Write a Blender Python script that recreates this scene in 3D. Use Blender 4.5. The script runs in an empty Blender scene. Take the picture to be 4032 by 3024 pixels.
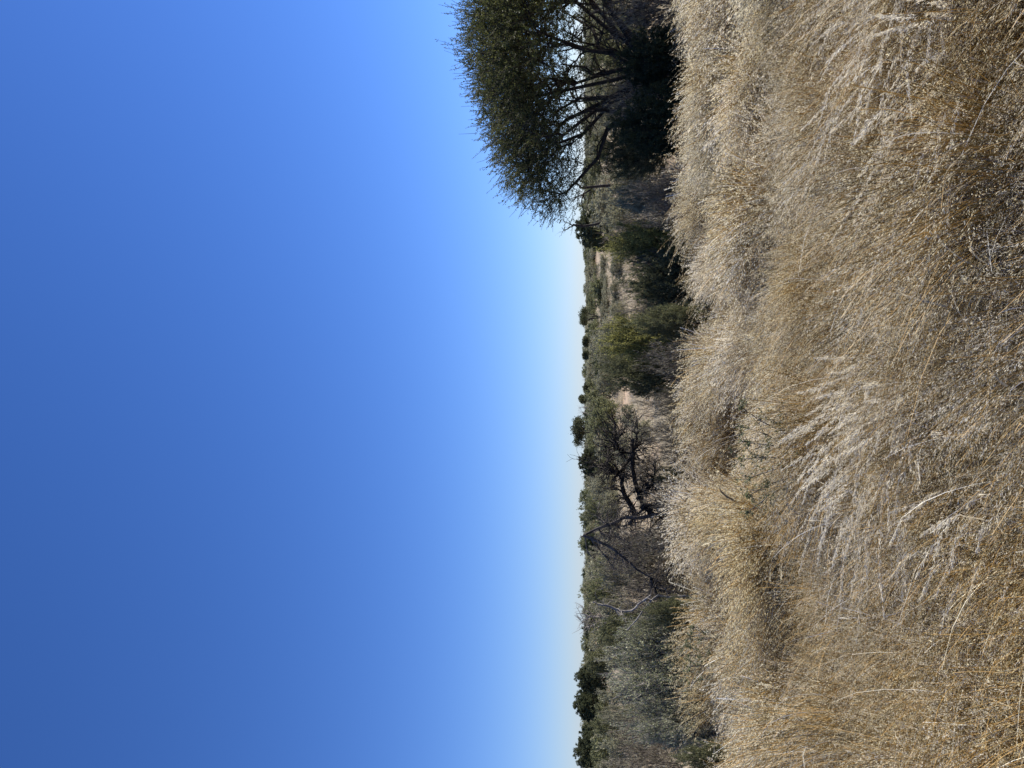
import bpy, math
import numpy as np
from mathutils import Matrix, Vector
R = math.radians
scene = bpy.context.scene
C = scene.collection

# ------------------------------------------------------------------ camera
CAMH = 2.4          # eye height above the plain (shot from a raised vehicle seat)
F = 2912.0          # focal length in photograph pixels
PITCH = math.atan(291 / F)
cam_d = bpy.data.cameras.new('camera')
cam_d.sensor_width = 36; cam_d.lens = 26.0; cam_d.clip_start = 0.05; cam_d.clip_end = 20000
cam = bpy.data.objects.new('camera', cam_d); C.objects.link(cam)
vdir = Vector((0, math.cos(PITCH), math.sin(PITCH)))
upw = Vector((0, -math.sin(PITCH), math.cos(PITCH)))
rgt = Vector((1, 0, 0))
# the phone was held on its side: world up points to picture left
cm = Matrix((-upw, rgt, -vdir)).transposed().to_4x4()
cm.translation = Vector((0, 0, CAMH))
cam.matrix_world = cm
scene.camera = cam

# ------------------------------------------------------------------ sky, sun, exposure
SUN_AZ, SUN_EL = R(64), R(36)      # to the right of the view and ahead
w = bpy.data.worlds.new('World'); scene.world = w; w.use_nodes = True
nt = w.node_tree; nt.nodes.clear()
sky = nt.nodes.new('ShaderNodeTexSky'); sky.sky_type = 'NISHITA'; sky.sun_disc = False
sky.sun_elevation = SUN_EL; sky.sun_rotation = SUN_AZ
sky.altitude = 900; sky.air_density = 1.0; sky.dust_density = 0.1; sky.ozone_density = 2.2
hsv = nt.nodes.new('ShaderNodeHueSaturation'); hsv.inputs['Saturation'].default_value = 1.08
bg = nt.nodes.new('ShaderNodeBackground'); bg.inputs['Strength'].default_value = 0.076
wo = nt.nodes.new('ShaderNodeOutputWorld')
wb = nt.nodes.new('ShaderNodeMix'); wb.data_type = 'RGBA'; wb.blend_type = 'MULTIPLY'; wb.inputs[0].default_value = 1; wb.inputs[7].default_value = (.70, .84, 1.28, 1)   # camera white balance
nt.links.new(sky.outputs[0], wb.inputs[6]); nt.links.new(wb.outputs[2], hsv.inputs['Color']); nt.links.new(hsv.outputs[0], bg.inputs[0]); nt.links.new(bg.outputs[0], wo.inputs[0])
sl = bpy.data.lights.new('sun', 'SUN'); sl.energy = 5.0; sl.angle = R(0.5); sl.color = (1, 0.94, 0.81)
so = bpy.data.objects.new('sun', sl); C.objects.link(so)
sdir = Vector((math.sin(SUN_AZ) * math.cos(SUN_EL), math.cos(SUN_AZ) * math.cos(SUN_EL), math.sin(SUN_EL)))
so.rotation_euler = sdir.to_track_quat('Z', 'Y').to_euler()
so.location = sdir * 60
scene.view_settings.view_transform = 'Standard'; scene.view_settings.look = 'None'
scene.view_settings.exposure = 0.62; scene.view_settings.gamma = 1.0; scene.view_settings.use_curve_mapping = False
scene.render.engine = 'CYCLES'
scene.cycles.max_bounces = 6; scene.cycles.transparent_max_bounces = 4
scene.cycles.diffuse_bounces = 2; scene.cycles.transmission_bounces = 3

# ------------------------------------------------------------------ materials
def new_mat(name):
    m = bpy.data.materials.new(name); m.use_nodes = True
    m.node_tree.nodes.clear(); return m, m.node_tree.nodes, m.node_tree.links

def leafy(name, cols, trans=0.4, rough=0.7, spec=0.25, patch=None, patch_scale=0.4, objvar=0.25):
    """thin foliage: colour ramp over a per-leaf tint, varied a little from plant to plant"""
    m, n, l = new_mat(name)
    at = n.new('ShaderNodeAttribute'); at.attribute_name = 'tint'
    cr = n.new('ShaderNodeValToRGB'); el = cr.color_ramp.elements
    for i, c in enumerate(cols):
        p = i / (len(cols) - 1)
        e = el[0] if i == 0 else (el[1] if i == len(cols) - 1 else el.new(p))
        e.position = p; e.color = (*c, 1)
    l.new(at.outputs['Fac'], cr.inputs[0])
    col = cr.outputs[0]
    if patch:
        geo = n.new('ShaderNodeNewGeometry'); nz = n.new('ShaderNodeTexNoise')
        nz.inputs['Scale'].default_value = patch_scale; nz.inputs['Detail'].default_value = 2
        l.new(geo.outputs['Position'], nz.inputs['Vector'])
        mr = n.new('ShaderNodeMapRange'); mr.inputs[1].default_value = 0.42; mr.inputs[2].default_value = 0.62
        mr.inputs[3].default_value = 0; mr.inputs[4].default_value = 0.8
        l.new(nz.outputs['Fac'], mr.inputs[0])
        mx = n.new('ShaderNodeMix'); mx.data_type = 'RGBA'; mx.blend_type = 'MULTIPLY'
        l.new(mr.outputs[0], mx.inputs[0]); l.new(col, mx.inputs[6]); mx.inputs[7].default_value = (*patch, 1)
        col = mx.outputs[2]
    oi = n.new('ShaderNodeObjectInfo'); mr2 = n.new('ShaderNodeMapRange')
    mr2.inputs[3].default_value = 1 - objvar; mr2.inputs[4].default_value = 1 + objvar
    l.new(oi.outputs['Random'], mr2.inputs[0])
    hs = n.new('ShaderNodeHueSaturation'); l.new(mr2.outputs[0], hs.inputs['Value']); l.new(col, hs.inputs['Color'])
    pb = n.new('ShaderNodeBsdfPrincipled'); pb.inputs['Roughness'].default_value = rough
    pb.inputs['Specular IOR Level'].default_value = spec
    l.new(hs.outputs[0], pb.inputs['Base Color'])
    tr = n.new('ShaderNodeBsdfTranslucent'); l.new(hs.outputs[0], tr.inputs[0])
    ms = n.new('ShaderNodeMixShader'); ms.inputs[0].default_value = trans
    l.new(pb.outputs[0], ms.inputs[1]); l.new(tr.outputs[0], ms.inputs[2])
    o = n.new('ShaderNodeOutputMaterial'); l.new(ms.outputs[0], o.inputs[0])
    return m

def bark(name, c1, c2, scale=14, lo=.35):
    m, n, l = new_mat(name)
    tc = n.new('ShaderNodeTexCoord'); nz = n.new('ShaderNodeTexNoise')
    nz.inputs['Scale'].default_value = scale; nz.inputs['Detail'].default_value = 5
    l.new(tc.outputs['Object'], nz.inputs['Vector'])
    cr = n.new('ShaderNodeValToRGB'); cr.color_ramp.elements[0].position = lo; cr.color_ramp.elements[1].position = 0.70
    cr.color_ramp.elements[0].color = (*c1, 1); cr.color_ramp.elements[1].color = (*c2, 1)
    l.new(nz.outputs['Fac'], cr.inputs[0])
    pb = n.new('ShaderNodeBsdfPrincipled'); pb.inputs['Roughness'].default_value = 0.85; pb.inputs['Specular IOR Level'].default_value = 0.25
    l.new(cr.outputs[0], pb.inputs['Base Color'])
    bp = n.new('ShaderNodeBump'); bp.inputs['Strength'].default_value = 0.5; bp.inputs['Distance'].default_value = 0.01
    l.new(nz.outputs['Fac'], bp.inputs['Height']); l.new(bp.outputs[0], pb.inputs['Normal'])
    o = n.new('ShaderNodeOutputMaterial'); l.new(pb.outputs[0], o.inputs[0])
    return m

M = {}
M['stem'] = leafy('dry_stem', [(.10, .085, .035), (.29, .25, .12), (.54, .49, .30), (.58, .36, .13)], trans=.15, rough=.5, spec=.3, patch=(.95, .87, .62), patch_scale=.8, objvar=.22)
M['seed'] = leafy('seed_head', [(.47, .41, .26), (.78, .715, .52), (.95, .905, .74)], trans=.45, rough=.6, spec=.15, patch=(.96, .88, .68), patch_scale=.8, objvar=.2)
M['plume'] = leafy('pale_plume', [(.66, .57, .40), (.86, .79, .61), (.96, .92, .80)], trans=.45, rough=.6, spec=.15, objvar=.05)
M['blade'] = leafy('dry_blade', [(.08, .06, .03), (.22, .175, .09), (.42, .36, .23), (.70, .64, .50)], trans=.25, rough=.5, spec=.3, patch=(.97, .85, .65), patch_scale=.8, objvar=.2)
M['low'] = leafy('low_grass', [(.44, .37, .25), (.66, .58, .42), (.82, .75, .60)], trans=.35, objvar=.2)
M['yg'] = leafy('yellow_green_leaf', [(.16, .17, .045), (.36, .36, .10), (.52, .49, .18)], trans=.5, objvar=.12)
M['gg'] = leafy('grey_green_leaf', [(.16, .165, .10), (.30, .295, .19), (.46, .44, .30)], trans=.28, objvar=.2)
M['dk'] = leafy('dark_leaf', [(.022, .038, .022), (.045, .065, .034), (.085, .10, .045)], trans=.3, objvar=.2)
M['ol'] = leafy('olive_leaf', [(.08, .095, .045), (.16, .17, .085), (.29, .29, .15)], trans=.4, objvar=.2)
M['sv'] = leafy('silvery_leaf', [(.08, .10, .035), (.27, .295, .13), (.62, .63, .40)], trans=.42, rough=.5, spec=.4, objvar=.08)
M['th'] = leafy('thorn_leaf', [(.035, .055, .02), (.075, .09, .03), (.16, .16, .055)], trans=.4, rough=.6, objvar=.02)
M['sp'] = leafy('fresh_leaf', [(.06, .08, .035), (.11, .14, .06), (.23, .25, .13)], trans=.4, objvar=.05)
M['md'] = leafy('hazed_horizon_leaf', [(.045, .06, .032), (.085, .10, .052), (.16, .17, .085)], trans=.3, objvar=.2)  # skyline foliage: dark leaf colour lightened to stand in for distance haze
M['bark'] = bark('dark_bark', (.018, .015, .013), (.06, .05, .042))
M['twig'] = bark('brown_twig', (.055, .045, .036), (.38, .335, .27), 9, .42)
M['dead'] = bark('dead_wood', (.035, .03, .027), (.17, .15, .135), 7)
M['grey'] = bark('grey_dead_wood', (.10, .09, .085), (.40, .37, .34), 5)

def ground_mat():
    m, n, l = new_mat('dry_sand')
    geo = n.new('ShaderNodeNewGeometry')
    a = n.new('ShaderNodeTexNoise'); a.inputs['Scale'].default_value = 0.12; a.inputs['Detail'].default_value = 6
    b = n.new('ShaderNodeTexNoise'); b.inputs['Scale'].default_value = 9; b.inputs['Detail'].default_value = 6
    for t in (a, b): l.new(geo.outputs['Position'], t.inputs['Vector'])
    ca = n.new('ShaderNodeValToRGB'); ca.color_ramp.elements[0].position = .38; ca.color_ramp.elements[1].position = .62
    ca.color_ramp.elements[0].color = (.60, .46, .34, 1); ca.color_ramp.elements[1].color = (.44, .35, .23, 1)
    cb = n.new('ShaderNodeValToRGB'); cb.color_ramp.elements[0].position = .35; cb.color_ramp.elements[1].position = .7
    cb.color_ramp.elements[0].color = (.75, .71, .68, 1); cb.color_ramp.elements[1].color = (1, 1, 1, 1)
    l.new(a.outputs['Fac'], ca.inputs[0]); l.new(b.outputs['Fac'], cb.inputs[0])
    mx = n.new('ShaderNodeMix'); mx.data_type = 'RGBA'; mx.blend_type = 'MULTIPLY'; mx.inputs[0].default_value = .8
    l.new(ca.outputs[0], mx.inputs[6]); l.new(cb.outputs[0], mx.inputs[7])
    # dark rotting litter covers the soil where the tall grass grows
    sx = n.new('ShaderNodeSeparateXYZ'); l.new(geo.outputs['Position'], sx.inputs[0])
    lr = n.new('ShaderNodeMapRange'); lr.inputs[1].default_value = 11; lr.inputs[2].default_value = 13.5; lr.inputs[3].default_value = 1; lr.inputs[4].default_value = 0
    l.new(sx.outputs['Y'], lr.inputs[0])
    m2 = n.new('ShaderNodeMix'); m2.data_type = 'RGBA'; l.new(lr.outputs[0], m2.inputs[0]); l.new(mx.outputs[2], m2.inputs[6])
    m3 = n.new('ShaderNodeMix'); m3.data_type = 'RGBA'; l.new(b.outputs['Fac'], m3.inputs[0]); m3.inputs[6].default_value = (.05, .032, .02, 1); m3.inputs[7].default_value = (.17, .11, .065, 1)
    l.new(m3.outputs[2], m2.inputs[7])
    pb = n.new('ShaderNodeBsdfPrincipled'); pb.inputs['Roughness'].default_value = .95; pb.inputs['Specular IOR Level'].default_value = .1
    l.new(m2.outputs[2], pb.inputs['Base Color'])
    bp = n.new('ShaderNodeBump'); bp.inputs['Strength'].default_value = .6; bp.inputs['Distance'].default_value = .05
    l.new(b.outputs['Fac'], bp.inputs['Height']); l.new(bp.outputs[0], pb.inputs['Normal'])
    o = n.new('ShaderNodeOutputMaterial'); l.new(pb.outputs[0], o.inputs[0])
    return m

# ------------------------------------------------------------------ mesh builder (numpy)
class MB:
    def __init__(s): s.v = []; s.f = []; s.t = []; s.m = []; s.n = 0
    def add(s, v, f, tint, mi=0):
        s.v.append(v); s.f.append(f + s.n); s.n += len(v); s.m.append(np.full(len(f), mi, np.int32))
        s.t.append(np.broadcast_to(np.asarray(tint, float), (len(v),)).copy())
    def diamonds(s, c, a, b, tint, mi=0):          # leaf from base c along a, half-width b
        n = len(c)
        if not n: return
        v = np.stack([c, c + a * .5 + b, c + a, c + a * .5 - b], 1).reshape(-1, 3)
        s.add(v, np.arange(n * 4).reshape(n, 4), np.repeat(tint, 4), mi)
    def ribbons(s, P, B, tint, mi=0):              # P (n,K,3), B (n,K,3) half-width vectors
        n, K, _ = P.shape
        v = np.stack([P - B, P + B], 2).reshape(-1, 3)
        i = (np.arange(n)[:, None] * K + np.arange(K - 1)[None]) * 2
        f = np.stack([i, i + 1, i + 3, i + 2], -1).reshape(-1, 4)
        s.add(v, f, np.repeat(tint, K * 2), mi)
    def tubes(s, P, Rr, sides=5, tint=.5, mi=0):
        n, K, _ = P.shape
        T = np.gradient(P, axis=1); T /= np.linalg.norm(T, axis=2, keepdims=True) + 1e-9
        ref = np.where(np.abs(T[..., 2:3]) > .9, np.array([1., 0, 0]), np.array([0, 0, 1.]))
        U = np.cross(T, ref); U /= np.linalg.norm(U, axis=2, keepdims=True) + 1e-9
        V = np.cross(T, U)
        a = np.arange(sides) * 2 * np.pi / sides
        v = P[:, :, None] + Rr[:, :, None, None] * (U[:, :, None] * np.cos(a)[None, None, :, None] + V[:, :, None] * np.sin(a)[None, None, :, None])
        base = (np.arange(n)[:, None] * K + np.arange(K - 1)[None])[..., None] * sides
        j = np.arange(sides); j2 = (j + 1) % sides
        f = np.stack([base + j, base + j2, base + sides + j2, base + sides + j], -1).reshape(-1, 4)
        s.add(v.reshape(-1, 3), f, tint, mi)
    def mesh(s, name, mats):
        v = np.concatenate(s.v); f = np.concatenate(s.f); t = np.concatenate(s.t); mi = np.concatenate(s.m)
        me = bpy.data.meshes.new(name)
        me.vertices.add(len(v)); me.vertices.foreach_set('co', v.astype(np.float32).ravel())
        me.loops.add(f.size); me.loops.foreach_set('vertex_index', f.astype(np.int32).ravel())
        me.polygons.add(len(f)); me.polygons.foreach_set('loop_start', (np.arange(len(f)) * 4).astype(np.int32))
        me.polygons.foreach_set('material_index', mi)
        a = me.attributes.new('tint', 'FLOAT', 'POINT'); a.data.foreach_set('value', np.clip(t, 0, 1).astype(np.float32))
        for m in mats: me.materials.append(m)
        me.update(calc_edges=True)
        return me

def unit(v): return v / (np.linalg.norm(v, axis=-1, keepdims=True) + 1e-9)
def rdir(rng, n): return unit(rng.normal(size=(n, 3)))

def tag(o, label=None, cat=None, group=None, kind=None):
    if label: o['label'] = label
    if cat: o['category'] = cat
    if group: o['group'] = group
    if kind: o['kind'] = kind
    return o
def link(name, me, parent=None):
    o = bpy.data.objects.new(name, me); C.objects.link(o)
    if parent: o.parent = parent
    return o
def px_x(Yp, d): return (1512 - Yp) / F * d            # photo row -> metres right of the view axis
def px_z(Xp, d): return CAMH - (Xp - 2307) / F * d      # photo column -> height

def nhash(x, y, k):      # cheap smooth noise -1..1
    return (np.sin(x * 1.3 * k + 1.7) * np.cos(y * 1.1 * k - .4) + .6 * np.sin(x * 2.9 * k - y * 2.3 * k + .9) + .4 * np.cos(x * 5.3 * k + y * 4.1 * k)) / 2.0
def gz(x, y):
    r = np.hypot(x, y); return .10 * nhash(x, y, .11) * np.clip((r - 6) / 20, 0, 1)

# ------------------------------------------------------------------ ground
def build_ground():
    rad = np.concatenate([[0], np.geomspace(1.5, 6000, 90)]); ang = np.linspace(0, 2 * np.pi, 97)[:-1]
    x = np.outer(rad, np.sin(ang)); y = np.outer(rad, np.cos(ang))
    v = np.stack([x, y, gz(x, y)], -1).reshape(-1, 3)
    K = len(ang); i, j = np.meshgrid(np.arange(len(rad) - 1), np.arange(K), indexing='ij'); j2 = (j + 1) % K
    f = np.stack([i * K + j, (i + 1) * K + j, (i + 1) * K + j2, i * K + j2], -1).reshape(-1, 4)
    f = f[:, ::-1]
    mb = MB(); mb.add(v, f[K:], .5)
    # innermost ring closed with quads around the centre
    mb.add(v[:2 * K], f[:K], .5)
    o = link('ground', mb.mesh('ground', [ground_mat()]))
    for p in o.data.polygons: p.use_smooth = True
    tag(o, kind='structure', label='sandy tan soil of the flat bush plain')
build_ground()

# ------------------------------------------------------------------ branching plants
def skeleton(rng, stems, levels):
    """stems: list of (pts Kx3, r0, r1). levels: dicts(targets, r, K, sides, wob). Returns list per level of (P, R)."""
    out = []; npos = []; ntan = []; nrad = []; nlen = []
    def register(P, Rr, L0):
        T = unit(np.gradient(P, axis=1)); seg = np.linalg.norm(np.diff(P, axis=1), axis=2)
        L = L0[:, None] + np.concatenate([np.zeros((len(P), 1)), np.cumsum(seg, 1)], 1)
        npos.append(P[:, 1:].reshape(-1, 3)); ntan.append(T[:, 1:].reshape(-1, 3)); nrad.append(Rr[:, 1:].ravel()); nlen.append(L[:, 1:].ravel())
    for pts, r0, r1 in stems:
        P = np.asarray(pts, float)[None]; Rr = np.linspace(r0, r1, P.shape[1])[None]
        out.append((P, Rr, 7)); register(P, Rr, np.zeros(1))
    for lv in levels:
        B = lv['targets']; n = len(B); K = lv['K']
        NP, NT, NR, NL = (np.concatenate(a) for a in (npos, ntan, nrad, nlen))
        if len(NP) > 9000:
            k = rng.choice(len(NP), 9000, replace=False); NP, NT, NR, NL = NP[k], NT[k], NR[k], NL[k]
        idx = np.empty(n, int)
        for s in range(0, n, 1500):
            D = B[s:s + 1500, None] - NP[None]; dl = np.linalg.norm(D, axis=2) + 1e-6
            cs = np.einsum('ijk,jk->ij', D, NT) / dl
            idx[s:s + 1500] = np.argmin(dl * (1.45 - .55 * cs) + lv.get('root', .18) * NL[None] + .03, axis=1)
        A = NP[idx]; TA = NT[idx]; ln = np.linalg.norm(B - A, axis=1)
        c1 = A + TA * (ln * .35)[:, None] + rdir(rng, n) * (ln * .12)[:, None]
        t = np.linspace(0, 1, K)[None, :, None]
        P = (1 - t) ** 2 * A[:, None] + 2 * t * (1 - t) * c1[:, None] + t ** 2 * B[:, None]
        wob = rng.normal(size=P.shape) * (ln * lv.get('wob', .04))[:, None, None]; wob[:, 0] = 0
        P = P + wob
        r0 = np.minimum(lv['r'] * rng.uniform(.7, 1.3, n), NR[idx] * .8 + lv['r'] * .05)
        Rr = r0[:, None] * np.linspace(1, lv.get('tip', .4), K)[None]
        out.append((P, Rr, lv.get('sides', 4))); register(P, Rr, NL[idx])
    return out

def branches_mesh(sk, name, mat, upto=None):
    mb = MB()
    for P, Rr, s in (sk if upto is None else sk[:upto]): mb.tubes(P, Rr, s)
    me = mb.mesh(name, [mat])
    me.polygons.foreach_set('use_smooth', np.ones(len(me.polygons), bool))
    return me

def leaves_on(rng, mb, P, per, length, width, spread, bare=0., lo=.15, tintfn=None, mi=0):
    """leaves strewn along each twig"""
    n, K, _ = P.shape
    keep = rng.random(n) > bare; P = P[keep]; n = len(P)
    if not n: return
    t = rng.uniform(lo, 1.0, (n, per)) * (K - 1); i = np.minimum(t.astype(int), K - 2); fr = (t - i)[..., None]
    ar = np.arange(n)[:, None]
    c = P[ar, i] * (1 - fr) + P[ar, i + 1] * fr; tw = unit(P[ar, i + 1] - P[ar, i])
    c = c.reshape(-1, 3); tw = tw.reshape(-1, 3); N = len(c)
    c = c + rdir(rng, N) * spread * rng.random((N, 1))
    a = unit(rdir(rng, N) * .9 + tw * .7) ; b = unit(np.cross(a, rdir(rng, N)))
    L = length * rng.uniform(.6, 1.4, (N, 1)); W = width * rng.uniform(.6, 1.4, (N, 1)) * .5
    tint = np.repeat(rng.random(n), per) * .5 + rng.random(N) * .5
    if tintfn is not None: tint = tintfn(c, tint)
    mb.diamonds(c, a * L, b * W, tint, mi)

def mound(rng, n, rx, ry, h, zmin=.1, shell=.5, lump=.18, p=2.0):
    """points inside a lumpy mound standing on z=0"""
    th = rng.uniform(0, 2 * np.pi, n); ct = rng.uniform(0, 1, n) ** .8
    st = np.sqrt(1 - ct ** 2)
    ph = rng.uniform(0, 6, 6)
    lm = 1 + lump * (np.sin(3 * th + ph[0] + 2 * ct) + .7 * np.sin(5 * th + ph[1] - 4 * ct) + .5 * np.sin(9 * th + ph[2] + 7 * ct)) / 1.5
    rr = (shell + (1 - shell) * rng.random(n) ** .6) * lm
    x = rx * st * np.cos(th) * rr; y = ry * st * np.sin(th) * rr
    z = h * (zmin + (1 - zmin) * ct ** .75 * rr)
    return np.stack([x, y, np.clip(z, .04, None)], 1)

def shrub_meshes(kind, seed, lod):
    """unit template 2 m wide, 2 m tall; returns (stems mesh, crown mesh)"""
    rng = np.random.default_rng(seed)
    n1, n2, n3 = {0: (26, 170, 950), 1: (14, 80, 330), 2: (7, 30, 120)}[lod]
    per, ll, lw = {0: (14, .038, .019), 1: (12, .078, .038), 2: (9, .15, .075)}[lod]
    tf = {'tw': 1.7, 'sv': 1.3}.get(kind, 1.)
    if kind == 'tw': n3 = int(n3 * .75)
    ns = 6; stems = []
    for i in range(ns):
        a = i * 2 * np.pi / ns + rng.uniform(-.4, .4); o = .55 * rng.uniform(.5, 1)
        p = [(np.cos(a) * .05, np.sin(a) * .05, -.05), (np.cos(a) * .12, np.sin(a) * .12, .25), (np.cos(a) * o * .5, np.sin(a) * o * .5, .6), (np.cos(a) * o, np.sin(a) * o, .95)]
        stems.append((np.array(p) + rng.normal(size=(4, 3)) * .025, .035, .014))
    shell, zmin, up, bare, mul = {'yg': (.45, .12, .45, .05, 1.3), 'gg': (.35, .06, .2, .1, 1.1), 'dk': (.55, .05, .08, .03, 2.1), 'ol': (.4, .08, .2, .1, 1.2),
                             'tw': (.3, .05, .3, .75, .35), 'sv': (.3, .04, .25, .12, .8), 'rd': (.6, .04, .04, .0, 3.4)}[kind]
    lump = .06 if kind == 'rd' else .18
    lv1 = mound(rng, n1, .62, .62, 1.25, .1, .5); lv2 = mound(rng, n2, .85, .85, 1.65, zmin, .4)
    lv3 = mound(rng, n3, .97, .97, 1.88, zmin, shell, lump)
    sk = skeleton(rng, stems, [dict(targets=lv1, r=.016, K=5, sides=4), dict(targets=lv2, r=.008, K=4, sides=3, wob=.05),
                               dict(targets=lv3, r=(.0045 if lod == 0 else .006) * tf, K=4, sides=3, wob=.05, root=.1)])
    # fine shoots leaving every twig tip outward and up
    P3 = sk[-1][0]; m = {0: 4, 1: 3, 2: 2}[lod]
    base = np.repeat(P3[:, -2:], m, 0)[:, 0] * .5 + np.repeat(P3[:, -1], m, 0) * .5
    d = unit(np.repeat(unit(P3[:, -1] * [1, 1, .7]), m, 0) * .55 + rdir(rng, len(base)) * .6 + np.array([0, 0, up * 1.6]))
    L = rng.uniform(.07, .24, (len(base), 1)) * (1.25 if kind in ('yg', 'sv') else .45 if kind in ('dk', 'rd') else 1)
    P4 = np.stack([base, base + d * L * .5, base + d * L + rdir(rng, len(base)) * L * .12], 1)
    R4 = np.tile(np.array([[.0035, .003, .002]]), (len(base), 1)) * tf * (1 if lod == 0 else 1.5)
    sk.append((P4, R4, 3))
    if kind == 'sv': lw *= 1.1
    mb = MB()
    leaves_on(rng, mb, P4, max(1, int(per * .5 * mul)), ll, lw, ll * .6, bare)
    leaves_on(rng, mb, P3, max(1, int(per * mul)), ll, lw, ll * .9, bare, .3)
    bm = {'tw': M['twig'], 'sv': M['grey'], 'gg': M['twig'], 'yg': M['bark'], 'dk': M['bark'], 'ol': M['bark'], 'rd': M['bark']}[kind]
    lm = M['gg'] if kind == 'tw' else M['md'] if kind == 'rd' else M[kind]
    return branches_mesh(sk, 'stems', bm), mb.mesh('crown', [lm])

_cache = {}
def shrub_template(kind, var, lod):
    k = (kind, var, lod)
    if k not in _cache: _cache[k] = shrub_meshes(kind, hash_seed(kind) * 10 + var + lod * 100, lod)
    return _cache[k]
def hash_seed(s): return sum(ord(ch) * (i + 3) for i, ch in enumerate(s))

_seen = {}
NAMES = {'rd': 'bushy_tree', 'yg': 'feathery_shrub', 'gg': 'grey_green_shrub', 'dk': 'dense_evergreen_bush', 'ol': 'olive_shrub', 'tw': 'twiggy_shrub', 'sv': 'silvery_shrub'}
def place_shrub(kind, Yp, hw, Xt, d, label, group=None, name=None, cat='shrub', rz=None, lean=0):
    var = _seen.get(kind, 0) % (3 if d < 18 else 2); _seen[kind] = _seen.get(kind, 0) + 1
    st, cr = shrub_template(kind, var, 0 if d < 24 or name in ('bushy_tree', 'bare_shrub') else 1)
    if name == 'bushy_tree': Xt -= 12; hw *= 1.12
    x = px_x(Yp, d); z0 = float(gz(x, d)); hgt = px_z(Xt, d) - z0; wd = 2 * hw * d / F
    root = bpy.data.objects.new(name or NAMES[kind], None); C.objects.link(root)
    root.empty_display_size = .3
    root.location = (x, d, z0); root.rotation_euler = (0, lean, rz if rz is not None else (Yp * .37) % 6.28)
    root.scale = (wd / 2.1, wd / 2.1, hgt / 2.05)
    link('stems', st, root); link('crown', cr, root)
    tag(root, label, cat, group); return root

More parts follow.
